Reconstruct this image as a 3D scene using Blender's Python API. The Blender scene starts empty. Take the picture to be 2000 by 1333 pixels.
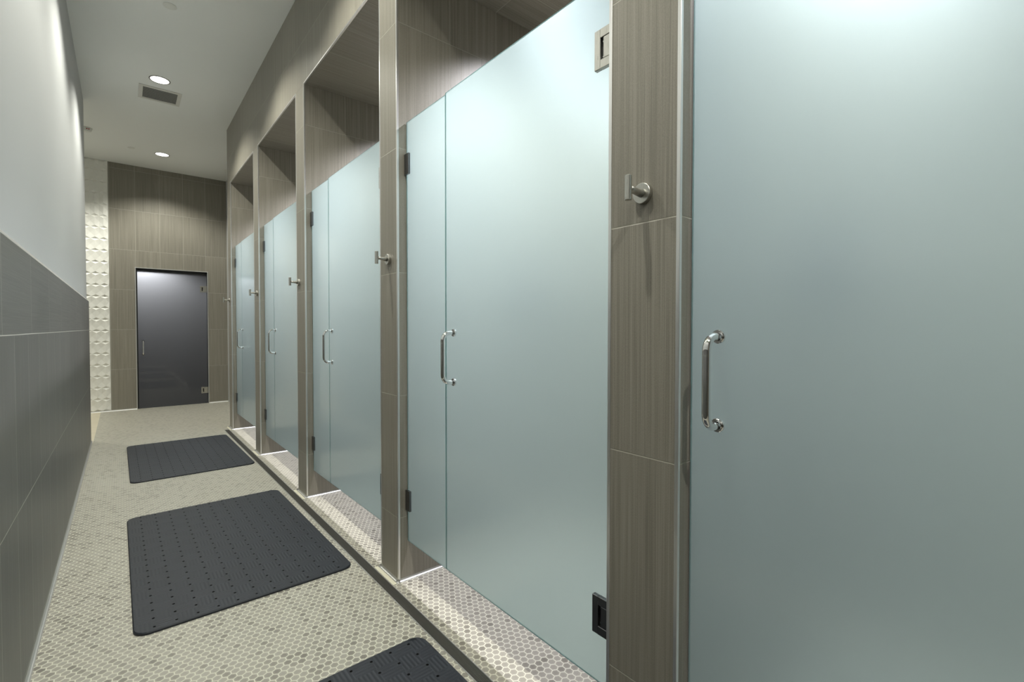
import bpy, bmesh, math, random
from mathutils import Vector, Matrix
random.seed(7)
scene = bpy.context.scene
col = scene.collection

# ------------------------------------------------------------------ camera
YAW, PITCH, ROLL = math.radians(39.4827), math.radians(-1.1533), math.radians(-0.045)
fw = Vector((math.sin(YAW)*math.cos(PITCH), math.cos(YAW)*math.cos(PITCH), math.sin(PITCH)))
rt = Vector((math.cos(YAW), -math.sin(YAW), 0))
dn = -rt.cross(fw)
rt, dn = math.cos(ROLL)*rt + math.sin(ROLL)*dn, -math.sin(ROLL)*rt + math.cos(ROLL)*dn
cam_d = bpy.data.cameras.new('camera')
cam = bpy.data.objects.new('camera', cam_d)
col.objects.link(cam)
cam.matrix_world = Matrix(((rt.x, -dn.x, -fw.x, 0), (rt.y, -dn.y, -fw.y, 0), (rt.z, -dn.z, -fw.z, 1.2702), (0, 0, 0, 1)))
cam_d.sensor_fit = 'HORIZONTAL'
cam_d.sensor_width = 36.0
cam_d.lens = 923.55*36/2000
cam_d.shift_y = -6.55/2000
cam_d.clip_start = 0.02
cam_d.clip_end = 60
scene.camera = cam

# ------------------------------------------------------------------ world, exposure
wd = bpy.data.worlds.new('world')
scene.world = wd
wd.use_nodes = True
wd.node_tree.nodes['Background'].inputs[0].default_value = (0.75, 0.8, 0.85, 1)
wd.node_tree.nodes['Background'].inputs[1].default_value = 0.05
vs = scene.view_settings
vs.view_transform = 'Standard'
vs.look = 'None'
vs.gamma = 1.0
vs.use_curve_mapping = False
vs.exposure = 0.0
scene.cycles.diffuse_bounces = 6
scene.cycles.transmission_bounces = 12
scene.cycles.transparent_max_bounces = 16
scene.cycles.max_bounces = 14

# light powers (the lamps are built further down at their fixtures)
CORRIDOR_W = 162.0
CORRIDOR_COL = (1.0, 0.99, 0.88)
STALL_W = 430.0
STALL_COL = (0.95, 0.94, 1.0)

# ------------------------------------------------------------------ dimensions
XF = 1.0512            # front face of the shower row
XB = 2.35              # back of the stalls
XL = -0.284            # tiled face of the left wall
ZS = 3.0685            # soffit of the openings
ZC = 3.779             # ceiling
YE = 9.4057            # end wall
YL = 7.052             # free end of the left wall
XG = 1.100             # outer face of the shower glass
T = 0.6126             # tile height incl. joint
PIL = [(6.7597, 6.9744), (5.2202, 5.4344), (3.6875, 3.9038), (2.165, 2.3667), (0.634, 0.8511), (-0.90, -0.685)]

# ------------------------------------------------------------------ node helpers
def new_mat(name):
    m = bpy.data.materials.new(name)
    m.use_nodes = True
    m.node_tree.nodes.clear()
    return m, m.node_tree

class NT:
    def __init__(s, name):
        s.m, s.t = new_mat(name)
    def n(s, typ, **kw):
        nd = s.t.nodes.new(typ)
        for k, v in kw.items():
            setattr(nd, k, v)
        return nd
    def set(s, sock, v):
        if hasattr(v, 'is_output') or hasattr(v, 'links'):
            s.t.links.new(v, sock)
        else:
            sock.default_value = v
    def math(s, op, a, b=None, c=None, clamp=False):
        nd = s.n('ShaderNodeMath', operation=op, use_clamp=clamp)
        s.set(nd.inputs[0], a)
        if b is not None: s.set(nd.inputs[1], b)
        if c is not None: s.set(nd.inputs[2], c)
        return nd.outputs[0]
    def vmath(s, op, a, b=None):
        nd = s.n('ShaderNodeVectorMath', operation=op)
        s.set(nd.inputs[0], a)
        if b is not None: s.set(nd.inputs[1], b)
        return nd
    def xyz(s, x, y, z):
        nd = s.n('ShaderNodeCombineXYZ')
        for i, v in enumerate((x, y, z)): s.set(nd.inputs[i], v)
        return nd.outputs[0]
    def mix(s, f, a, b):
        nd = s.n('ShaderNodeMix', data_type='RGBA')
        s.set(nd.inputs[0], f); s.set(nd.inputs[6], a); s.set(nd.inputs[7], b)
        return nd.outputs[2]
    def noise(s, vec, scale, detail=2, rough=0.5):
        nd = s.n('ShaderNodeTexNoise')
        s.set(nd.inputs['Vector'], vec)
        nd.inputs['Scale'].default_value = scale
        nd.inputs['Detail'].default_value = detail
        nd.inputs['Roughness'].default_value = rough
        return nd.outputs[0]
    def white(s, vec):
        nd = s.n('ShaderNodeTexWhiteNoise', noise_dimensions='3D')
        s.set(nd.inputs['Vector'], vec)
        return nd.outputs[0]
    def smooth(s, v, a, b, lo=0.0, hi=1.0):
        nd = s.n('ShaderNodeMapRange', interpolation_type='SMOOTHSTEP')
        s.set(nd.inputs[0], v)
        for i, q in enumerate((a, b, lo, hi)): nd.inputs[i+1].default_value = q
        return nd.outputs[0]
    def bump(s, h, strength, dist):
        nd = s.n('ShaderNodeBump')
        nd.inputs['Strength'].default_value = strength
        nd.inputs['Distance'].default_value = dist
        s.set(nd.inputs['Height'], h)
        return nd.outputs[0]
    def out(s, sh):
        o = s.n('ShaderNodeOutputMaterial')
        s.t.links.new(sh, o.inputs[0])
        return s.m
    def pbr(s, color, rough=0.5, metal=0.0, normal=None, spec=0.5):
        b = s.n('ShaderNodeBsdfPrincipled')
        s.set(b.inputs['Base Color'], color)
        s.set(b.inputs['Roughness'], rough)
        b.inputs['Metallic'].default_value = metal
        b.inputs['Specular IOR Level'].default_value = spec
        if normal is not None: s.set(b.inputs['Normal'], normal)
        return b.outputs[0]
    def coords(s):
        tc = s.n('ShaderNodeTexCoord')
        sp = s.n('ShaderNodeSeparateXYZ')
        s.t.links.new(tc.outputs['Object'], sp.inputs[0])
        return tc.outputs['Object'], {'x': sp.outputs[0], 'y': sp.outputs[1], 'z': sp.outputs[2]}

def plain(name, c, rough=0.5, metal=0.0, spec=0.5):
    s = NT(name)
    return s.out(s.pbr((*c, 1), rough, metal, None, spec))

# ------------------------------------------------------------------ materials
def tile_mat(name, ua, va, u0, uw, v0, vh, grain='v', dark=(0.175, 0.162, 0.134), light=(0.295, 0.277, 0.235),
             grout=(0.36, 0.345, 0.29), rough=0.42):
    """striated porcelain: ua/va = the face's two axes, joints at u0+k*uw and v0+k*vh"""
    s = NT(name)
    vec, ax = s.coords()
    U, V = ax[ua], ax[va]
    uu = s.math('DIVIDE', s.math('SUBTRACT', U, u0), uw)
    vv = s.math('DIVIDE', s.math('SUBTRACT', V, v0), vh)
    iu, iv = s.math('FLOOR', uu), s.math('FLOOR', vv)
    fu, fv = s.math('SUBTRACT', uu, iu), s.math('SUBTRACT', vv, iv)
    du = s.math('MULTIPLY', s.math('MINIMUM', fu, s.math('SUBTRACT', 1.0, fu)), uw)
    dv = s.math('MULTIPLY', s.math('MINIMUM', fv, s.math('SUBTRACT', 1.0, fv)), vh)
    d = s.math('MINIMUM', du, dv)
    joint = s.smooth(d, 0.0010, 0.0020, 1.0, 0.0)
    a, b = (U, V) if grain == 'v' else (V, U)
    sh = s.math('ADD', s.math('MULTIPLY', iu, 3.71), s.math('MULTIPLY', iv, 7.13))
    n1 = s.noise(s.xyz(s.math('MULTIPLY', a, 330.0), s.math('MULTIPLY', b, 2.2), sh), 1.0, 2, 0.55)
    n2 = s.noise(s.xyz(s.math('MULTIPLY', a, 90.0), s.math('MULTIPLY', b, 0.8), sh), 1.0, 2, 0.5)
    n3 = s.noise(s.xyz(s.math('MULTIPLY', a, 1000.0), s.math('MULTIPLY', b, 260.0), sh), 1.0, 1, 0.5)
    f = s.math('ADD', s.math('MULTIPLY', n1, 0.44), s.math('ADD', s.math('MULTIPLY', n2, 0.28), s.math('MULTIPLY', n3, 0.28)))
    f = s.smooth(f, 0.30, 0.70)
    base = s.mix(f, (*dark, 1), (*light, 1))
    rnd = s.white(s.xyz(iu, iv, 3.0))
    tone = s.math('ADD', 0.93, s.math('MULTIPLY', rnd, 0.14))
    sc = s.vmath('SCALE', base); s.set(sc.inputs['Scale'], tone)
    c = s.mix(joint, sc.outputs[0], (*grout, 1))
    h = s.math('SUBTRACT', s.math('MULTIPLY', f, 0.12), joint)
    return s.out(s.pbr(c, rough, 0, s.bump(h, 0.5, 0.0012), 0.4))

BIG = 90.0
Z0 = 0.3206
m_front = tile_mat('striated tile pier', 'y', 'z', -40.0, BIG, Z0, T)
m_header = tile_mat('striated tile header', 'y', 'z', 3.62, 0.3063, Z0, T)
m_side = tile_mat('striated tile return', 'x', 'z', XF + 0.3063 - 0.0005, 0.3063, Z0, T)
m_back = tile_mat('striated tile back', 'y', 'z', 0.0, 0.3063, Z0, T)
m_soffit = tile_mat('striated tile soffit', 'y', 'x', 0.1, 0.3063, XF + T, T)
m_end = tile_mat('striated tile end wall', 'x', 'z', 0.172, 0.3063, 0.0207, T, grout=(0.43, 0.415, 0.36))
m_wain = tile_mat('striated tile wainscot', 'y', 'z', 2.01, 0.3063, 0.0207, T, dark=(0.092, 0.090, 0.082), light=(0.152, 0.149, 0.137), grout=(0.42, 0.41, 0.37))
m_wain_top = tile_mat('striated tile wainscot top row', 'y', 'z', 2.11, T, 1.2466, T, grain='h', dark=(0.092, 0.090, 0.082), light=(0.152, 0.149, 0.137), grout=(0.42, 0.41, 0.37))
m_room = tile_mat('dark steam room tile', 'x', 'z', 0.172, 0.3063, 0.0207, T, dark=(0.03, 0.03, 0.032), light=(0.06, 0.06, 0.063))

def hex_mat():
    s = NT('hexagon stone mosaic')
    vec, ax = s.coords()
    P = 0.0293
    ux = s.math('DIVIDE', s.math('ADD', ax['x'], 29.3 - 0.601), P)
    uy = s.math('DIVIDE', s.math('ADD', ax['y'], 29.3 * 1.7320508 - 1.780), P)
    p = s.xyz(ux, uy, 0.0)
    r = (1.0, 1.7320508, 1.0)
    hf = (0.5, 0.8660254, 0.0)
    a = s.vmath('SUBTRACT', s.vmath('MODULO', s.vmath('ADD', p, hf).outputs[0], r).outputs[0], hf).outputs[0]
    b = s.vmath('SUBTRACT', s.vmath('MODULO', p, r).outputs[0], hf).outputs[0]
    la = s.vmath('DOT_PRODUCT', a, a).outputs['Value']
    lb = s.vmath('DOT_PRODUCT', b, b).outputs['Value']
    sel = s.math('LESS_THAN', la, lb)
    mx = s.n('ShaderNodeMix', data_type='VECTOR')
    s.set(mx.inputs[0], sel); s.set(mx.inputs[4], b); s.set(mx.inputs[5], a)
    gv = mx.outputs[1]
    idv = s.vmath('SUBTRACT', p, gv).outputs[0]
    idr = s.vmath('SNAP', s.vmath('ADD', s.vmath('MULTIPLY', idv, (2.0, 1.1547005, 0.0)).outputs[0], (0.5, 0.5, 0.5)).outputs[0], (1.0, 1.0, 1.0)).outputs[0]
    ab = s.vmath('ABSOLUTE', gv).outputs[0]
    sp = s.n('ShaderNodeSeparateXYZ'); s.set(sp.inputs[0], ab)
    d = s.math('MAXIMUM', sp.outputs[0], s.vmath('DOT_PRODUCT', ab, (0.5, 0.8660254, 0.0)).outputs['Value'])
    tile = s.smooth(d, 0.425, 0.455, 1.0, 0.0)
    rnd = s.white(idr)
    r2 = s.white(s.vmath('ADD', idr, (17.0, 5.0, 2.0)).outputs[0])
    big = s.noise(vec, 1.7, 3)
    dk = s.smooth(s.math('ADD', rnd, s.math('MULTIPLY', s.math('SUBTRACT', big, 0.5), 0.5)), 0.5, 1.0)
    c = s.mix(dk, (0.275, 0.262, 0.228, 1), (0.125, 0.117, 0.10, 1))
    c = s.mix(s.math('MULTIPLY', r2, 0.5), c, (0.24, 0.228, 0.20, 1))
    c = s.mix(s.smooth(d, 0.2, 0.45, 0.0, 0.22), c, (0.5, 0.47, 0.39, 1))
    vein = s.noise(vec, 160.0, 3)
    c = s.mix(s.math('MULTIPLY', vein, 0.16), c, (0.55, 0.52, 0.44, 1))
    c = s.mix(tile, (0.54, 0.53, 0.445, 1), c)
    rough = s.math('ADD', 0.7, s.math('MULTIPLY', tile, -0.33))
    return s.out(s.pbr(c, rough, 0, s.bump(s.smooth(d, 0.40, 0.47, 1.0, 0.0), 0.5, 0.0015), 0.4))
m_hex = hex_mat()

def cream_mat():
    s = NT('cream stone floor tile')
    vec, ax = s.coords()
    f = s.math('FRACT', s.math('DIVIDE', s.math('SUBTRACT', ax['y'], 7.59), 0.40))
    j = s.smooth(s.math('MINIMUM', f, s.math('SUBTRACT', 1.0, f)), 0.004, 0.01, 1.0, 0.0)
    c = s.mix(s.noise(vec, 6.0, 4), (0.48, 0.43, 0.32, 1), (0.60, 0.55, 0.43, 1))
    return s.out(s.pbr(s.mix(j, c, (0.42, 0.38, 0.29, 1)), 0.4))
m_cream = cream_mat()

def plaster(name, c, sc=60.0, amt=0.10):
    s = NT(name)
    vec, ax = s.coords()
    return s.out(s.pbr((*c, 1), 0.6, 0, s.bump(s.noise(vec, sc, 3), amt, 0.002), 0.35))
m_ceil = plaster('ceiling paint', (0.80, 0.81, 0.79))
m_white = plaster('white wall paint', (0.46, 0.47, 0.475))
m_facet = plain('glossy white ceramic', (0.80, 0.795, 0.75), 0.45)
m_caulk = plain('cream grout strip', (0.60, 0.58, 0.46), 0.6)
m_whiteplastic = plain('white plastic', (0.72, 0.72, 0.68), 0.45)
m_red = plain('red marking', (0.40, 0.015, 0.015), 0.5)
m_vent = plain('painted vent frame', (0.62, 0.61, 0.57), 0.5)
m_slat = plain('grey vent slat', (0.62, 0.62, 0.59), 0.5)
m_dark = plain('dark void', (0.02, 0.02, 0.02), 0.8)
m_chrome = plain('polished chrome', (0.80, 0.80, 0.80), 0.06, 1.0)
m_trim = plain('polished stainless trim', (0.78, 0.78, 0.77), 0.33, 0.9)
m_cove = plain('stainless cove base', (0.58, 0.58, 0.57), 0.42, 0.9)
m_nickel_dark = plain('darkened brushed nickel', (0.17, 0.175, 0.18), 0.33, 1.0)  # dark reflections are put into the colour of lower hinges and clamps
m_grate = plain('stainless grate wire', (0.22, 0.215, 0.195), 0.45, 0.8)
m_gframe = plain('satin drain frame', (0.42, 0.42, 0.41), 0.5, 0.7)
m_gap_shade = plain('black gap shade', (0.015, 0.015, 0.016), 0.5)  # black that stands in for the shade in the door gaps

def brushed(name, c, rough):
    s = NT(name)
    vec, ax = s.coords()
    n = s.noise(s.xyz(s.math('MULTIPLY', ax['x'], 900.0), s.math('MULTIPLY', ax['y'], 900.0), s.math('MULTIPLY', ax['z'], 30.0)), 1.0, 2)
    return s.out(s.pbr((*c, 1), s.math('ADD', rough - 0.08, s.math('MULTIPLY', n, 0.16)), 1.0))
m_brush = brushed('brushed nickel', (0.56, 0.55, 0.51), 0.30)

def rubber():
    s = NT('dark rubber')
    vec, ax = s.coords()
    q = 0.0774
    iu = s.math('FLOOR', s.math('DIVIDE', ax['x'], q)); iv = s.math('FLOOR', s.math('DIVIDE', ax['y'], q))
    par = s.math('MODULO', s.math('ABSOLUTE', s.math('ADD', iu, iv)), 2.0)
    wx = s.math('SINE', s.math('MULTIPLY', ax['x'], 2*math.pi/(q/5)))
    wy = s.math('SINE', s.math('MULTIPLY', ax['y'], 2*math.pi/(q/5)))
    mx = s.n('ShaderNodeMix', data_type='FLOAT')
    s.set(mx.inputs[0], par); s.set(mx.inputs[2], wx); s.set(mx.inputs[3], wy)
    spk = s.noise(vec, 900.0, 2)
    c = s.mix(s.smooth(spk, 0.45, 0.75), (0.0125, 0.0155, 0.022, 1), (0.023, 0.028, 0.038, 1))
    return s.out(s.pbr(c, 0.55, 0, s.bump(mx.outputs[0], 0.22, 0.0014), 0.4))
m_rubber = rubber()
m_hole = plain('mat hole', (0.008, 0.008, 0.009), 0.8)

def glass_face(name, tint, rough, other, w_other, kind, ior=1.45, spec_rough=None):
    """one skin of an etched pane: rough refraction plus a little diffuse ('front') or translucent ('back') scattering"""
    s = NT(name)
    rf = s.n('ShaderNodeBsdfRefraction'); rf.inputs['Color'].default_value = (*tint, 1)
    rf.inputs['IOR'].default_value = ior; rf.inputs['Roughness'].default_value = rough
    df = s.n('ShaderNodeBsdfDiffuse' if kind == 'front' else 'ShaderNodeBsdfTranslucent')
    df.inputs['Color'].default_value = (*other, 1)
    m1 = s.n('ShaderNodeMixShader'); m1.inputs[0].default_value = w_other
    s.set(m1.inputs[1], rf.outputs[0]); s.set(m1.inputs[2], df.outputs[0])
    if spec_rough is None: return s.out(m1.outputs[0])
    gl = s.n('ShaderNodeBsdfGlossy'); gl.inputs['Roughness'].default_value = spec_rough
    fr = s.n('ShaderNodeFresnel'); fr.inputs[0].default_value = ior
    mx = s.n('ShaderNodeMixShader')
    s.set(mx.inputs[0], fr.outputs[0]); s.set(mx.inputs[1], m1.outputs[0]); s.set(mx.inputs[2], gl.outputs[0])
    return s.out(mx.outputs[0])
m_gfront = glass_face('shower glass outer face', (0.885, 0.985, 0.985), 0.44, (0.50, 0.66, 0.66), 0.10, 'front', 1.45, 0.16)
m_gback = glass_face('shower glass inner face', (0.90, 0.99, 0.99), 0.52, (0.86, 0.975, 0.975), 0.34, 'back')
m_dfront = glass_face('steam door outer face', (0.66, 0.665, 0.675), 0.5, (0.075, 0.077, 0.077), 0.35, 'front', 1.5, 0.02)
m_dback = glass_face('steam door inner face', (0.8, 0.8, 0.81), 0.6, (0.7, 0.7, 0.71), 0.35, 'back', 1.5)
m_gedge = plain('green glass edge', (0.20, 0.40, 0.385), 0.3)
def emit(name, c, st):
    s = NT(name)
    e = s.n('ShaderNodeEmission'); e.inputs[0].default_value = (*c, 1); e.inputs[1].default_value = st
    return s.out(e.outputs[0])
m_lens = emit('lit downlight lens', (1.0, 0.98, 0.92), 4.0)
m_lens2 = emit('lit stall lens', (0.92, 0.97, 1.0), 4.0)

# ------------------------------------------------------------------ geometry helpers
class MB:
    def __init__(s):
        s.bm = bmesh.new()
    def box(s, x0, y0, z0, x1, y1, z1, mi=0, faces=None, bevel=0.0, seg=2):
        """faces: dict '+x','-x',... -> material index"""
        vs = [s.bm.verts.new((x, y, z)) for x in (x0, x1) for y in (y0, y1) for z in (z0, z1)]
        F = {'-x': (0, 1, 3, 2), '+x': (4, 6, 7, 5), '-y': (0, 4, 5, 1), '+y': (2, 3, 7, 6), '-z': (0, 2, 6, 4), '+z': (1, 5, 7, 3)}
        fs = []
        for k, q in F.items():
            f = s.bm.faces.new([vs[i] for i in q])
            f.material_index = (faces or {}).get(k, mi)
            fs.append(f)
        if bevel > 0:
            es = list({e for f in fs for e in f.edges})
            bmesh.ops.bevel(s.bm, geom=es, offset=bevel, segments=seg, affect='EDGES', profile=0.5, material=-1, clamp_overlap=True)
        return fs
    def tube(s, pts, r, n=16, mi=0, cap=True, radii=None):
        pts = [Vector(p) for p in pts]
        rings = []
        up = None
        for i, p in enumerate(pts):
            if i == 0: t = (pts[1]-p)
            elif i == len(pts)-1: t = (p-pts[i-1])
            else: t = (pts[i+1]-p).normalized() + (p-pts[i-1]).normalized()
            t.normalize()
            if up is None:
                up = Vector((0, 0, 1)) if abs(t.z) < 0.9 else Vector((1, 0, 0))
            a = up - t*up.dot(t); a.normalize(); up = a
            b = t.cross(a)
            rr = radii[i] if radii else r
            rings.append([s.bm.verts.new(p + rr*(math.cos(2*math.pi*k/n)*a + math.sin(2*math.pi*k/n)*b)) for k in range(n)])
        for q in range(len(rings)-1):
            for k in range(n):
                f = s.bm.faces.new((rings[q][k], rings[q][(k+1) % n], rings[q+1][(k+1) % n], rings[q+1][k]))
                f.smooth = True; f.material_index = mi
        if cap:
            f = s.bm.faces.new(list(reversed(rings[0]))); f.material_index = mi
            f = s.bm.faces.new(rings[-1]); f.material_index = mi
    def lathe(s, prof, axis='z', c=(0, 0, 0), n=48, mi=0, mis=None):
        """prof: list of (r, h); axis direction of h; r=0 closes"""
        def P(r, h, k):
            a = 2*math.pi*k/n
            u, v = r*math.cos(a), r*math.sin(a)
            if axis == 'z': q = (u, v, h)
            elif axis == 'x': q = (h, u, v)
            else: q = (v, h, u)
            return (q[0]+c[0], q[1]+c[1], q[2]+c[2])
        rings = []
        for r, h in prof:
            if r < 1e-7: rings.append([s.bm.verts.new(P(0, h, 0))])
            else: rings.append([s.bm.verts.new(P(r, h, k)) for k in range(n)])
        for i in range(len(rings)-1):
            A, B = rings[i], rings[i+1]
            m = mis[i] if mis else mi
            for k in range(n):
                if len(A) == 1 and len(B) == 1: continue
                if len(A) == 1: f = s.bm.faces.new((A[0], B[k], B[(k+1) % n]))
                elif len(B) == 1: f = s.bm.faces.new((A[k], B[0], A[(k+1) % n]))
                else: f = s.bm.faces.new((A[k], B[k], B[(k+1) % n], A[(k+1) % n]))
                f.material_index = m
    def build(s, name, mats, parent=None, smooth=False, sharp=None):
        bmesh.ops.recalc_face_normals(s.bm, faces=s.bm.faces)
        me = bpy.data.meshes.new(name)
        s.bm.to_mesh(me); s.bm.free()
        for m in (mats if isinstance(mats, (list, tuple)) else [mats]): me.materials.append(m)
        if smooth:
            for p in me.polygons: p.use_smooth = True
        if sharp is not None:
            for p in me.polygons: p.use_smooth = True
            try: me.set_sharp_from_angle(angle=math.radians(sharp))
            except Exception: pass
        o = bpy.data.objects.new(name, me)
        col.objects.link(o)
        if parent is not None: o.parent = parent
        return o

def tag(o, label, cat, group=None):
    o['label'] = label; o['category'] = cat
    if group: o['group'] = group
    return o
def struct(o, label=None, cat=None):
    o['kind'] = 'structure'
    if label: o['label'] = label
    if cat: o['category'] = cat
    return o
def empty(name, loc=(0, 0, 0), rz=0.0):
    o = bpy.data.objects.new(name, None)
    o.empty_display_size = 0.05
    o.location = loc; o.rotation_euler = (0, 0, rz)
    col.objects.link(o)
    return o
def copy_tree(o, parent=None):
    c = o.copy(); col.objects.link(c)
    if parent is not None: c.parent = parent
    for ch in list(o.children): copy_tree(ch, c)
    return c

# ================================================================== STRUCTURE
DX0, DX1, DY1 = 0.9615, 1.0145, 6.79          # drain channel
Y0 = -2.6                                      # wall behind the camera
b = MB()
zf = -0.06
b.box(-0.265, Y0, zf, DX0, DY1, 0, 0)
b.box(DX1, Y0, zf, 2.5, DY1, 0, 0)
b.box(DX0, Y0, zf, DX1, DY1, -0.03, 1)
b.box(-0.265, DY1, zf, 2.5, YE + 0.03, 0, 0)
b.box(-0.6, Y0, zf, -0.265, YL - 0.1, 0, 0)
b.box(-3.2, YL - 0.1, zf, -0.265, YE + 0.03, 0, 2)
b.box(0.0, YE + 0.03, zf, 1.4, 11.6, 0, 1)
struct(b.build('floor', [m_hex, m_dark, m_cream]), 'stone hexagon mosaic floor of the corridor and stalls', 'floor')

b = MB()
b.box(-3.3, Y0 - 0.1, ZC, 2.5, YE + 0.15, ZC + 0.1)
struct(b.build('ceiling', m_ceil), 'pale painted corridor ceiling', 'ceiling')

# left wall: painted upper wall with a tiled wainscot in front
b = MB()
b.box(-0.45, Y0, 0, -0.3024, YL, ZC - 0.001)
struct(b.build('wall_left', m_white), 'white painted wall left of the corridor', 'wall')
b = MB()
b.box(-0.3022, Y0, 0, XL, YL + 0.004, 1.2466, 0)
b.box(-0.3022, Y0, 1.2466, XL, YL + 0.004, 1.5622, 1)
struct(b.build('wall_left_wainscot', [m_wain, m_wain_top]), 'grey striated tile wainscot along the left wall', 'wall')
b = MB()    # bevelled cap strip on top of the wainscot
pr = [(-0.3022, 1.5625), (XL - 0.0005, 1.5625), (XL - 0.0005, 1.5645), (-0.2995, 1.5885), (-0.3022, 1.5885)]
v0 = [b.bm.verts.new((x, Y0, z)) for x, z in pr]; v1 = [b.bm.verts.new((x, YL + 0.004, z)) for x, z in pr]
b.bm.faces.new(v0); b.bm.faces.new(list(reversed(v1)))
for i in range(len(pr)):
    b.bm.faces.new((v0[i], v1[i], v1[(i+1) % 5], v0[(i+1) % 5]))
struct(b.build('trim_1', m_trim), 'metal cap strip on the left wainscot', 'trim')

# walls closing the space behind the camera and out of view
b = MB(); b.box(-0.6, Y0 - 0.1, 0, 2.5, Y0, ZC - 0.001)
struct(b.build('wall_near', m_back), 'tiled wall behind the viewpoint', 'wall')
b = MB(); b.box(-3.3, YL - 0.2, 0, -3.2, YE + 0.03, ZC - 0.001)
b.box(-3.2, YL - 0.2, 0, -0.4505, YL - 0.1, ZC - 0.001)
struct(b.build('wall_side_area', m_white), 'white walls of the open area beyond the left wall', 'wall')

# end wall with the steam door opening
DL, DR, DT = 0.167, 1.1138, 2.206
EX0, EX1 = -0.1437, 1.3977
b = MB()
for x0, x1, z0, z1 in ((EX0, DL, 0, ZC - 0.001), (DR, EX1, 0, ZC - 0.001), (DL, DR, DT, ZC - 0.001)):
    b.box(x0, YE, z0, x1, YE + 0.11, z1, 0, {'+x': 1, '-x': 1, '-z': 1})
struct(b.build('wall_end', [m_end, m_nickel_dark]), 'brown grey tiled end wall around the dark glass door', 'wall')

# white faceted tile on the end wall, left part
b = MB()
cw, chh = 0.1000, 0.1722
x_hi = EX0 - 0.006
zb = 2.085 - 12*chh
rows = int((ZC - zb)/chh) + 1
for i in range(17):
    xr = x_hi - i*cw; xl = xr - cw; xm = (xl + xr)/2
    for k in range(rows):
        za = zb + k*chh; zt = za + chh
        def Z(v): return min(max(v, 0.0), ZC - 0.001)
        if Z(zt) - Z(za) < 0.08: continue
        zm = (Z(za) + Z(zt))/2
        def q(x, z, h): return b.bm.verts.new((x, YE + 0.003 - h, z))
        A = [q(xl, Z(za), 0.012), q(xr, Z(za), 0.012), q(xr, Z(zt), 0.012), q(xl, Z(zt), 0.012)]
        B0, B1 = q(xm, Z(za), 0.0), q(xm, Z(zt), 0.0)
        E0, E1 = q(xm, Z(za) + 0.030, 0.016), q(xm, Z(zt) - 0.030, 0.016)
        Cl, Cr = q(xl, zm, 0.004), q(xr, zm, 0.004)
        for t in ((A[0], B0, E0), (B0, A[1], E0), (A[3], E1, B1), (B1, E1, A[2]), (A[0], E0, Cl), (E0, E1, Cl), (E1, A[3], Cl),
                  (E0, A[1], Cr), (E0, Cr, E1), (E1, Cr, A[2])):
            b.bm.faces.new(t)
b.box(-3.2, YE + 0.006, 0, x_hi, YE + 0.03, ZC - 0.001)
b.box(x_hi + 0.0005, YE - 0.003, 0, EX0 - 0.0005, YE + 0.03, ZC - 0.001)
struct(b.build('wall_end_left', m_facet), 'white faceted ceramic tile at the left of the end wall', 'wall')

b = MB(); b.box(EX1 + 0.001, 6.98, 0, 1.55, YE + 0.11, ZC - 0.001)
struct(b.build('wall_right_far', m_white), 'white side wall beyond the last shower', 'wall')

# steam room behind the dark door
b = MB()
b.box(0.0, 11.5, 0, 1.4, 11.6, 2.7); b.box(-0.1, YE + 0.115, 0, 0.0, 11.6, 2.7); b.box(1.4, YE + 0.115, 0, 1.5, 11.6, 2.7)
b.box(-0.1, YE + 0.115, 2.7, 1.5, 11.6, 2.8)
struct(b.build('wall_steam_room', m_room), 'dark tiled room behind the glass door', 'wall')

# shower row: header block, piers with partitions, back wall
b = MB()
b.box(XF, -1.3, ZS, XB + 0.1, PIL[0][1], ZC - 0.001, 0, {'-z': 1, '+y': 2, '-y': 2})
struct(b.build('wall_right', [m_header, m_soffit, m_side]), 'tiled header and soffits above the shower openings', 'wall')
for i, (ya, yb_) in enumerate(PIL):
    b = MB()
    b.box(XF, ya, 0, XB, yb_, ZS - 0.0005, 0, {'+y': 1, '-y': 1})
    struct(b.build('wall_partition', [m_front, m_side]), 'tiled pier and partition, number %d from the end wall' % (i+1), 'wall')
b = MB(); b.box(XB + 0.0005, -1.3, 0, XB + 0.1, PIL[0][1], ZS - 0.0005)
struct(b.build('wall_back', m_back), 'tiled back wall of the shower stalls', 'wall')

# metal edge trims round each opening, cove base, cream strips
tn = 2
w, pz = 0.0085, 0.0016
for i in range(5):
    near, far = PIL[i+1][1], PIL[i][0]
    b = MB()
    for y, sg in ((near, -1), (far, 1)):
        ya, yb_ = sorted((y - sg*pz, y + sg*w))
        b.box(XF - pz, ya, 0.012, XF + w, yb_, ZS + w, bevel=0.0008, seg=1)
    b.box(XF - pz, near - w + 0.0002, ZS - pz, XF + w, far + w - 0.0002, ZS + w, bevel=0.0008, seg=1)
    struct(b.build('trim_%d' % tn, m_trim), 'polished edge trim round shower opening %d from the end wall' % (i+1), 'trim'); tn += 1
b = MB()
b.box(XF - pz, PIL[0][1] - w, 0.012, XF + w, PIL[0][1] + pz, ZC - 0.002, bevel=0.0008, seg=1)
struct(b.build('trim_%d' % tn, m_trim), 'polished edge trim at the far end of the shower row', 'trim'); tn += 1

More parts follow.
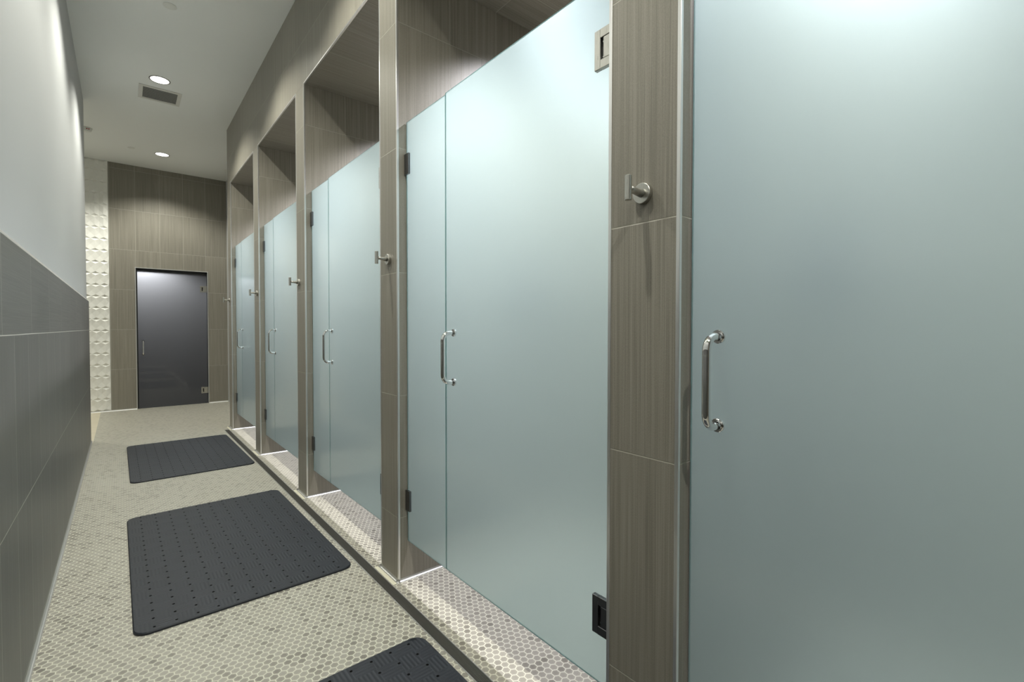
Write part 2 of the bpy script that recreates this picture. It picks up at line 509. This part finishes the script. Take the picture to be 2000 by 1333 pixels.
def cove(b, a, c, nrm, r=0.012):
    """quarter-round strip on the floor from a to c against a wall whose outward normal is nrm"""
    a, c, nrm = Vector(a), Vector(c), Vector(nrm)
    pr = [(0, 0), (r, 0)] + [(r*(1 - math.sin(t)), r*(1 - math.cos(t)) + 0.0) for t in ()]
    prof = [(0, 0), (r*1.05, 0), (r*1.05, 0.001)] + [(r*(1.0 - math.sin(t*math.pi/12)), r*(1.0 - math.cos(t*math.pi/12))) for t in range(1, 6)] + [(0.0, r)]
    A = [b.bm.verts.new(a + nrm*p + Vector((0, 0, q))) for p, q in prof]
    C = [b.bm.verts.new(c + nrm*p + Vector((0, 0, q))) for p, q in prof]
    b.bm.faces.new(A); b.bm.faces.new(list(reversed(C)))
    n = len(prof)
    for k in range(n): b.bm.faces.new((A[k], C[k], C[(k+1) % n], A[(k+1) % n]))
for i, (ya, yb_) in enumerate(PIL):
    b = MB()
    e = 0.0004; zz = 0.0003; g = 0.0150
    cove(b, (XF - e, ya - g, zz), (XF - e, yb_ + g, zz), (-1, 0, 0))
    cove(b, (XF - g, ya - e, zz), (XB - 0.005, ya - e, zz), (0, -1, 0))
    cove(b, (XF - g, yb_ + e, zz), (XB - 0.005, yb_ + e, zz), (0, 1, 0))
    struct(b.build('baseboard_pier_%d' % (i+1), m_cove, None, sharp=60), 'stainless cove base round pier %d from the end wall' % (i+1), 'baseboard')
    b = MB()
    b.box(DX1 + 0.001, ya - 0.012, 0.0002, XF - 0.0157, yb_ + 0.012, 0.0012)
    struct(b.build('trim_%d' % tn, m_caulk), 'cream strip between drain and pier %d from the end wall' % (i+1), 'trim'); tn += 1
b = MB()
cove(b, (XL + 0.0004, Y0, 0.0003), (XL + 0.0004, YL, 0.0003), (1, 0, 0))
struct(b.build('baseboard_left', m_cove), 'stainless cove base along the left wall', 'baseboard')
b = MB()
cove(b, (-3.1, YE - 0.0135, 0.0003), (DL - 0.002, YE - 0.0135, 0.0003), (0, -1, 0), 0.014)
b.box(EX0, YE - 0.013, 0.0003, DL - 0.002, YE - 0.0004, 0.012)
cove(b, (DR + 0.002, YE - 0.0004, 0.0003), (EX1, YE - 0.0004, 0.0003), (0, -1, 0), 0.014)
struct(b.build('baseboard_end', plain('white base strip', (0.8, 0.8, 0.78), 0.3)), 'white base strip along the end wall', 'baseboard')

# ------------------------------------------------------------------ end door
d1 = empty('door_1', ((DL+DR)/2, YE + 0.04, 0))
struct(d1, 'dark grey glass door in the tiled end wall', 'door')
ox, oy = (DL+DR)/2, YE + 0.04
b = MB()       # steel edge frame round the opening
for x0, x1, z0, z1 in ((DL - 0.008, DL + 0.004, 0.001, DT + 0.008), (DR - 0.004, DR + 0.008, 0.001, DT + 0.008), (DL + 0.004, DR - 0.004, DT - 0.004, DT + 0.008)):
    b.box(x0 - ox, YE - 0.006 - oy, z0, x1 - ox, YE - 0.0005 - oy, z1)
b.build('frame', plain('satin aluminium', (0.55, 0.55, 0.53), 0.4, 0.6), d1)
b = MB()
gx0, gx1, gz1 = DL + 0.022, DR - 0.010, 2.172
b.box(gx0 - ox, 0, 0.008, gx1 - ox, 0.010, gz1, 2, {'-y': 0, '+y': 1})
b.build('glass_pane', [m_dfront, m_dback, m_gedge], d1)
b = MB()
b.box(DL + 0.001 - ox, 0.004, 0.002, gx0 - 0.001 - ox, 0.03, DT - 0.002)
b.box(gx0 - ox, 0.004, gz1 + 0.001, DR - 0.002 - ox, 0.03, DT - 0.002)
b.build('gap_shade', m_gap_shade, d1)  # dark strips painting the shade of the open gaps beside and above the pane
def handle_mesh(cc=0.212, so=0.058, r=0.0098, axis='x', fr=0.0165):
    """D pull: legs along -axis from the pane at 0, grip vertical, centred at z=0"""
    b = MB()
    h = cc/2; R = 0.034
    pts = [(0, 0, h)]
    pts += [(-(so - R), 0, h)]
    for k in range(1, 8):
        t = k/8*math.pi/2
        pts.append((-(so - R) - R*math.sin(t), 0, h - R*(1 - math.cos(t))))
    pts.append((-so, 0, h - R))
    low = [(x, y, -z) for x, y, z in reversed(pts)]
    P = pts + low
    if axis == 'y': P = [(y, x, z) for x, y, z in P]
    b.tube(P, r, 20)
    fb = MB()
    for z in (h, -h):
        if axis == 'x': fb.lathe([(r + 0.0003, -0.009), (fr - 0.002, -0.009), (fr, -0.007), (fr, -0.0002), (r + 0.0003, -0.0002)], 'x', (0, 0, z), 32)
        else: fb.lathe([(r + 0.0003, -0.009), (fr - 0.002, -0.009), (fr, -0.007), (fr, -0.0002), (r + 0.0003, -0.0002)], 'y', (0, 0, z), 32)
    return b, fb
hb, fb = handle_mesh(axis='y')
hd = hb.build('handle', m_chrome, d1); hd.location = (0.25 - ox, -0.0003, 0.955)
fb.build('flange', m_chrome, hd, sharp=35)
for z in (1.92, 0.222):
    b = MB()
    x0, x1 = 1.012 - ox, DR - 0.004 - ox
    hz = 0.052
    b.box(x0, -0.014, -hz, x0 + 0.022, -0.0004, hz); b.box(x0 + 0.022, -0.014, hz - 0.022, x1, -0.0004, hz)
    b.box(x0 + 0.022, -0.014, -hz, x1, -0.0004, -hz + 0.022)
    b.box(x0 + 0.038, -0.0135, -hz + 0.023, x1, -0.0004, hz - 0.023)
    b.box(x0 + 0.022, -0.004, -hz + 0.022, x0 + 0.038, -0.0004, hz - 0.022, 1)
    o = b.build('hinge', [m_brush, m_dark], d1); o.location = (0, 0, z)

# ================================================================== SHOWER FRONTS
PT = 0.010
GZ0, GZ1 = 0.197, 2.2935
def pane(y0, y1, z0, z1):
    b = MB()
    b.box(0, y0, z0, PT, y1, z1, 2, {'-x': 0, '+x': 1})
    return b
def shower_door(width):
    """origin at the far lower edge of the door leaf on the outer glass face; leaf runs towards -y"""
    r = empty('shower_door')
    o = pane(-width, 0, 0, GZ1 + 0.003 - GZ0).build('glass_pane', [m_gfront, m_gback, m_gedge], r)
    hb, fb = handle_mesh()
    hd = hb.build('handle', m_chrome, r)
    hd.location = (-0.0003, -0.072, 1.144 - GZ0)
    fb.build('flange', m_chrome, hd, sharp=35)
    for z in (2.086, 0.411):
        b = MB()
        ya, yb_ = -width - 0.002, -width + 0.080        # wall side .. leaf side
        t, hz = 0.014, 0.0575
        xo = -0.0004
        b.box(-t, yb_ - 0.022, -hz, xo, yb_, hz, bevel=0.0015, seg=1)
        b.box(-t, ya, hz - 0.026, xo, yb_ - 0.022, hz, bevel=0.001, seg=1)
        b.box(-t, ya, -hz, xo, yb_ - 0.022, -hz + 0.026, bevel=0.001, seg=1)
        b.box(-t + 0.001, ya, -hz + 0.027, xo, yb_ - 0.033, hz - 0.027, bevel=0.001, seg=1)
        b.box(-0.004, yb_ - 0.033, -hz + 0.026, xo, yb_ - 0.022, hz - 0.026, 1)
        for q in (0.7, -0.7):
            b.lathe([(0.0, -0.0062), (0.0022, -0.0062), (0.0028, -0.0042)], 'x', (0, yb_ - 0.0275, q*(hz - 0.026)), 12, 2)
        h = b.build('hinge', [m_brush if z > 1 else m_nickel_dark, m_dark, m_chrome], r)  # lower hinge is the same nickel with a dark reflection painted in
        h.location = (0, 0, z - GZ0)
    return r
def shower_panel(width):
    """fixed side light; origin at its far lower edge, runs towards -y"""
    r = empty('shower_panel')
    pane(-width, 0, 0, GZ1 - 0.004 - GZ0).build('glass_pane', [m_gfront, m_gback, m_gedge], r)
    for z in (2.079, 0.406):
        b = MB()
        b.box(-0.012, -0.040, -0.051, -0.0004, 0.003, 0.051, bevel=0.0012, seg=1)
        o = b.build('clamp', m_nickel_dark, r)
        o.location = (0, 0, z - GZ0)
    return r
ORD = ['farthest', 'second farthest', 'middle', 'second nearest', 'nearest']
D0 = shower_door(0.938)
P0_ = shower_panel(0.3625)
for i in range(5):
    near, far = PIL[i+1][1], PIL[i][0]
    d = D0 if i == 0 else copy_tree(D0)
    p = P0_ if i == 0 else copy_tree(P0_)
    if i < 4:
        p.location = (XG, far - 0.0045, GZ0)
        d.location = (XG, far - 0.0045 - 0.3625 - 0.003, GZ0)
        tag(p, ['narrow frosted glass side panel of the farthest shower', 'narrow frosted glass side panel of the second farthest shower',
                'narrow frosted glass side panel of the middle shower', 'narrow frosted side panel of the second nearest shower, large dark clamps'][i],
            'glass panel', 'frosted side panels of the showers')
    else:
        d.location = (XG, far - 0.005, GZ0)
        p.location = (XG, far - 0.005 - 0.938 - 0.003, GZ0)
        tag(p, 'frosted glass side panel of the nearest shower, on the viewer side of its door', 'glass panel', 'frosted side panels of the showers')
    tag(d, ['frosted glass shower door farthest away, beside the end wall', 'frosted glass shower door second from the end wall',
            'frosted glass shower door in the middle of the row', 'large frosted glass shower door with a square steel hinge in view',
            'nearest frosted glass shower door filling the right of the view'][i], 'shower door', 'frosted shower doors')

# dark dispensers on the far side wall of the two nearest stalls, a blur through the glass
def dispenser():
    e = empty('soap_dispenser')
    b = MB()
    b.box(-0.075, -0.095, -0.15, 0.075, -0.0005, 0.15, bevel=0.018, seg=3)
    b.build('body', plain('navy dispenser plastic', (0.02, 0.03, 0.07), 0.35), e, sharp=40)
    b = MB()
    b.box(-0.05, -0.115, -0.14, 0.05, -0.0955, -0.06, bevel=0.008, seg=2)
    b.build('push_bar', plain('dark push bar', (0.015, 0.015, 0.02), 0.4), e, sharp=40)
    return e
S_ = dispenser()
for i, (y, lab) in enumerate(((PIL[4][0], 'dark bluish dispenser, a blur behind the frosted glass of the nearest shower door'),
                              (PIL[3][0], 'dark bluish dispenser, a faint blur behind the second nearest shower door'))):
    e = S_ if i == 0 else copy_tree(S_)
    e.location = (1.97, y, 1.47)
    tag(e, lab, 'dispenser', 'dispensers in the stalls')
# ================================================================== ROBE HOOKS
def robe_hook():
    r = empty('robe_hook')
    b = MB()
    b.lathe([(0.0, -0.0125), (0.025, -0.0125), (0.0262, -0.0113), (0.0262, -0.0004), (0.0, -0.0004)], 'x', (0, 0, 0), 48)
    b.build('rosette', m_brush, r, sharp=35)
    b = MB()
    b.tube([(-0.0126, 0, 0), (-0.030, 0, 0.0005), (-0.045, 0, 0.0015), (-0.0595, 0, 0.003)], 0.008, 20, radii=[0.0112, 0.0095, 0.0085, 0.0082])
    b.build('arm', m_brush, r)
    b = MB()
    b.lathe([(0.0, -0.031), (0.0078, -0.031), (0.0088, -0.030), (0.0088, 0.030), (0.0078, 0.031), (0.0, 0.031)], 'z', (-0.066, 0, 0.004), 32)
    b.build('peg', m_brush, r, sharp=35)
    return r
H0 = robe_hook()
for i, y in enumerate((6.880, 5.300, 3.848, 2.262, 0.737)):
    h = H0 if i == 0 else copy_tree(H0)
    h.location = (XF, y, 1.6195)
    tag(h, ['brushed metal robe hook on the farthest tiled pier', 'brushed metal robe hook on the pier second from the end wall',
            'brushed metal robe hook on the pier third from the end wall', 'brushed metal robe hook on the pier left of the second nearest shower',
            'nearest and largest robe hook, brushed metal, casting a long shadow'][i], 'hook', 'robe hooks on the shower piers')

# ================================================================== FLOOR MATS
def mat_mesh():
    W, L, H = 0.914, 1.552, 0.011
    nx, ny = 11, 21
    px, py = 0.0774, 0.0746
    hr, dep = 0.0058, 0.009
    bm = bmesh.new()
    cache = {}
    def V(x, y, z):
        k = (round(x, 6), round(y, 6), round(z, 6))
        if k not in cache: cache[k] = bm.verts.new((x, y, z))
        return cache[k]
    x0, y0 = -px*nx/2, -0.74 - py/2
    y0 = -py*ny/2
    hw, hl, R = W/2, L/2, 0.055
    # holes cells; grid spans nx*px by ny*py, wider than the rounded outline in y is trimmed below
    gx, gy = px*nx/2, min(py*ny/2, hl - 0.008)
    yc = [(-py*ny/2) + py*(j + 0.5) for j in range(ny)]
    ye = [-gy] + [(-py*ny/2) + py*j for j in range(1, ny)] + [gy]
    for i in range(nx):
        cx = -gx + px*(i + 0.5)
        xa, xb = -gx + px*i, -gx + px*(i+1)
        for j in range(ny):
            cy, ya, yb_ = yc[j], ye[j], ye[j+1]
            corner = (i in (0, nx-1)) and (j in (0, ny-1))
            O = [V(xb, cy, H), V(xb, yb_, H), V(cx, yb_, H), V(xa, yb_, H), V(xa, cy, H), V(xa, ya, H), V(cx, ya, H), V(xb, ya, H)]
            I = [bm.verts.new((cx + hr*math.cos(k*math.pi/4), cy + hr*math.sin(k*math.pi/4), H)) for k in range(8)]
            B = [bm.verts.new((v.co.x, v.co.y, H - dep)) for v in I]
            for k in range(8):
                f = bm.faces.new((O[k], O[(k+1) % 8], I[(k+1) % 8], I[k]))
                f = bm.faces.new((I[k], I[(k+1) % 8], B[(k+1) % 8], B[k])); f.material_index = 1
            f = bm.faces.new(B); f.material_index = 1
    # rim between the cell grid and the rounded outline
    grid = [e for e in bm.edges if len(e.link_faces) == 1]
    def outline(inset, z):
        pts = []
        r = R - inset
        for cx, cy, a0 in ((hw - R, hl - R, 0), (-hw + R, hl - R, 90), (-hw + R, -hl + R, 180), (hw - R, -hl + R, 270)):
            for k in range(9):
                a = math.radians(a0 + k*90/8)
                pts.append((cx + r*math.cos(a), cy + r*math.sin(a), z))
        return [bm.verts.new(p) for p in pts]
    top = outline(0.004, H); mid = outline(0.0, H - 0.004); bot = outline(0.0, 0.0)
    n = len(top)
    es = []
    for k in range(n):
        es.append(bm.edges.new((top[k], top[(k+1) % n])))
    for A, Bq in ((top, mid), (mid, bot)):
        for k in range(n): bm.faces.new((A[k], A[(k+1) % n], Bq[(k+1) % n], Bq[k]))
    bm.faces.new(bot)
    return bm, grid, es
def build_mat():
    # simpler, robust: rounded sheet top is cut into the cell grid plus a triangulated rim
    bm, grid, es = mat_mesh()
    bmesh.ops.triangle_fill(bm, use_beauty=True, use_dissolve=False, edges=grid + es)
    b = MB(); b.bm.free(); b.bm = bm
    return b.build('floor_mat', [m_rubber, m_hole])
M0 = build_mat()
for i, (x, y, rz) in enumerate(((0.483, 5.685, 0.5), (0.470, 3.224, 0.45), (0.483, 0.945, 0.5))):
    m = M0 if i == 0 else M0.copy()
    if i: col.objects.link(m)
    m.location = (x, y, 0.0004); m.rotation_euler = (0, 0, math.radians(rz))
    tag(m, ['farthest black rubber mat with drain holes on the mosaic floor', 'middle black rubber mat, whole in view, on the mosaic floor',
            'nearest black rubber mat, mostly cut off by the bottom of the view'][i], 'mat', 'rubber mats along the corridor')

# ================================================================== TRENCH DRAIN
dr = empty('trench_drain', (DX0, 0, 0))
tag(dr, 'long narrow slotted metal drain in the floor before the showers', 'drain')
b = MB()
yA, yB = Y0 + 0.01, DY1 - 0.001
W = DX1 - DX0
b.box(0.0005, yA, -0.022, 0.004, yB, 0.0012); b.box(W - 0.004, yA, -0.022, W - 0.0005, yB, 0.0012)
b.box(0.004, yB - 0.004, -0.022, W - 0.004, yB, 0.0012)
b.build('frame', m_gframe, dr)
b = MB()
nb = 9
for k in range(nb):
    x = 0.0062 + (W - 0.0124)*k/(nb - 1)
    b.box(x - 0.0009, yA, -0.008, x + 0.0009, yB - 0.0045, 0.0006)
y = yA + 0.03
while y < yB - 0.03:
    b.box(0.0045, y - 0.0015, -0.012, W - 0.0045, y + 0.0015, -0.0082)
    y += 0.05
b.build('grate', m_grate, dr)

# ================================================================== CEILING FIXTURES
def downlight(lens, r=0.0885):
    e = empty('downlight')
    b = MB()
    b.lathe([(r - 0.011, -0.0005), (r - 0.010, -0.004), (r - 0.003, -0.005), (r, -0.003), (r, -0.0003)], 'z', (0, 0, 0), 48)
    b.build('trim_ring', plain('satin trim ring', (0.13, 0.125, 0.11), 0.45), e, smooth=True)
    b = MB()
    b.lathe([(0.0, -0.0028), (r - 0.0112, -0.0022), (r - 0.0112, -0.0006), (0.0, -0.0006)], 'z', (0, 0, 0), 48)
    b.build('lens', lens, e)
    return e
def lamp(name, loc, watt, colr, ang, blend, rad):
    d = bpy.data.lights.new(name, 'SPOT')
    d.energy = watt; d.color = colr; d.spot_size = math.radians(ang); d.spot_blend = blend; d.shadow_soft_size = rad
    o = bpy.data.objects.new(name, d); o.location = loc
    col.objects.link(o)
    return o
L0 = downlight(m_lens)
spots = [(0.474, 8.535, 'round recessed ceiling downlight nearest the end wall'),
         (0.322, 5.998, 'round recessed ceiling downlight beside the square vent'),
         (0.325, 4.30, 'round recessed downlight in the ceiling, third from the end wall'),
         (0.325, 2.60, 'round recessed downlight in the ceiling, fourth from the end wall'),
         (0.325, 0.90, 'round recessed downlight in the ceiling, fifth from the end wall'),
         (0.325, -0.80, 'round recessed downlight in the ceiling behind the viewpoint'),
         (-1.25, 8.535, 'added, unseen downlight that brightens the open area at left')]  # last entry is an added lamp, there to brighten the left area
for i, (x, y, lab) in enumerate(spots):
    f = L0 if i == 0 else copy_tree(L0)
    f.location = (x, y, ZC)
    tag(f, lab, 'ceiling light', 'recessed downlights')
    lamp('corridor_lamp', (x, y, ZC - 0.012), CORRIDOR_W, CORRIDOR_COL, 130, 0.6, 0.035)
S0 = downlight(m_lens2, 0.075)
for i in range(5):
    yc = PIL[i][0] - (0.455 if i < 4 else 0.22)
    f = S0 if i == 0 else copy_tree(S0)
    f.location = (1.88, yc, ZS)
    tag(f, 'small recessed downlight in the soffit of the %s shower stall' % ORD[i], 'ceiling light', 'stall downlights')
    lamp('stall_lamp', (1.88, yc, ZS - 0.012), STALL_W*(1.0 if i < 4 else 0.62), STALL_COL, 130, 1.0, 0.045)
lamp('steam_room_lamp', (0.25, 9.80, 2.5), 165.0, (0.95, 0.97, 1.0), 150, 0.6, 0.06)

def cover(name, x, y, r, lab, grp):
    b = MB()
    b.lathe([(0.0, -0.005), (r - 0.004, -0.005), (r, -0.003), (r - 0.001, -0.0004), (0.0, -0.0004)], 'z', (0, 0, 0), 40)
    o = b.build(name, m_whiteplastic, None, sharp=40); o.location = (x, y, ZC)
    tag(o, lab, 'sprinkler cover', grp)
cover('sprinkler_cover', 0.316, 4.578, 0.046, 'round flat sprinkler cover at the top edge of the view', 'sprinkler covers')
cover('sprinkler_cover', 0.127, 8.495, 0.042, 'small round flat sprinkler cover left of the far downlight', 'sprinkler covers')

v = empty('ceiling_vent', (0.3435, 6.388, ZC)); tag(v, 'square ceiling vent with grey louvres beside a downlight', 'vent')
b = MB()
hw, iw, ih = 0.183, 0.1475, 0.146
for x0, y0, x1, y1 in ((-hw, -hw, -iw, hw), (iw, -hw, hw, hw), (-iw, -hw, iw, -ih), (-iw, ih, iw, hw)):
    b.box(x0, y0, -0.006, x1, y1, -0.0004)
b.build('frame', m_vent, v)
b = MB(); b.box(-iw, -ih, -0.0012, iw, ih, -0.0004); b.build('backing', plain('vent shadow', (0.14, 0.14, 0.13), 0.8), v)
sm = MB(); sm.box(-iw + 0.001, -0.0085, -0.0008, iw - 0.001, 0.0085, 0.0008)
sl = sm.build('slat', m_slat, v)
ns = 13
for k in range(ns):
    o = sl if k == 0 else sl.copy()
    if k: col.objects.link(o)
    o.parent = v
    o.location = (0, -ih + 0.012 + (2*ih - 0.024)*k/(ns - 1), -0.0042)
    o.rotation_euler = (math.radians(18), 0, 0)

sd = empty('smoke_detector', (-0.318, 8.015, ZC)); tag(sd, 'white smoke detector with red marks, half hidden by the left wall', 'smoke detector')
b = MB()
b.lathe([(0.0, -0.046), (0.036, -0.046), (0.046, -0.038), (0.056, -0.012), (0.060, -0.010), (0.060, -0.0004), (0.0, -0.0004)], 'z', (0, 0, 0), 40)
b.build('body', m_whiteplastic, sd, sharp=40)
b = MB()
for a in (-84, -62):
    t = math.radians(a)
    c = Vector((0.0540*math.cos(t), 0.0540*math.sin(t), -0.022))
    b.lathe([(0.0, 0.007), (0.005, 0.005), (0.007, 0.0), (0.005, -0.005), (0.0, -0.007)], 'z', c, 12)
b.build('red_mark', m_red, sd)
b = MB()
b.lathe([(0.0, -0.020), (0.018, -0.020), (0.030, -0.012), (0.034, -0.0004), (0.0, -0.0004)], 'z', (0, 0, 0), 32)
o = b.build('ceiling_sensor', m_whiteplastic, None, sharp=40); o.location = (1.312, 8.75, ZC)
tag(o, 'tiny pale ceiling sensor at the corner of the shower row', 'sensor')
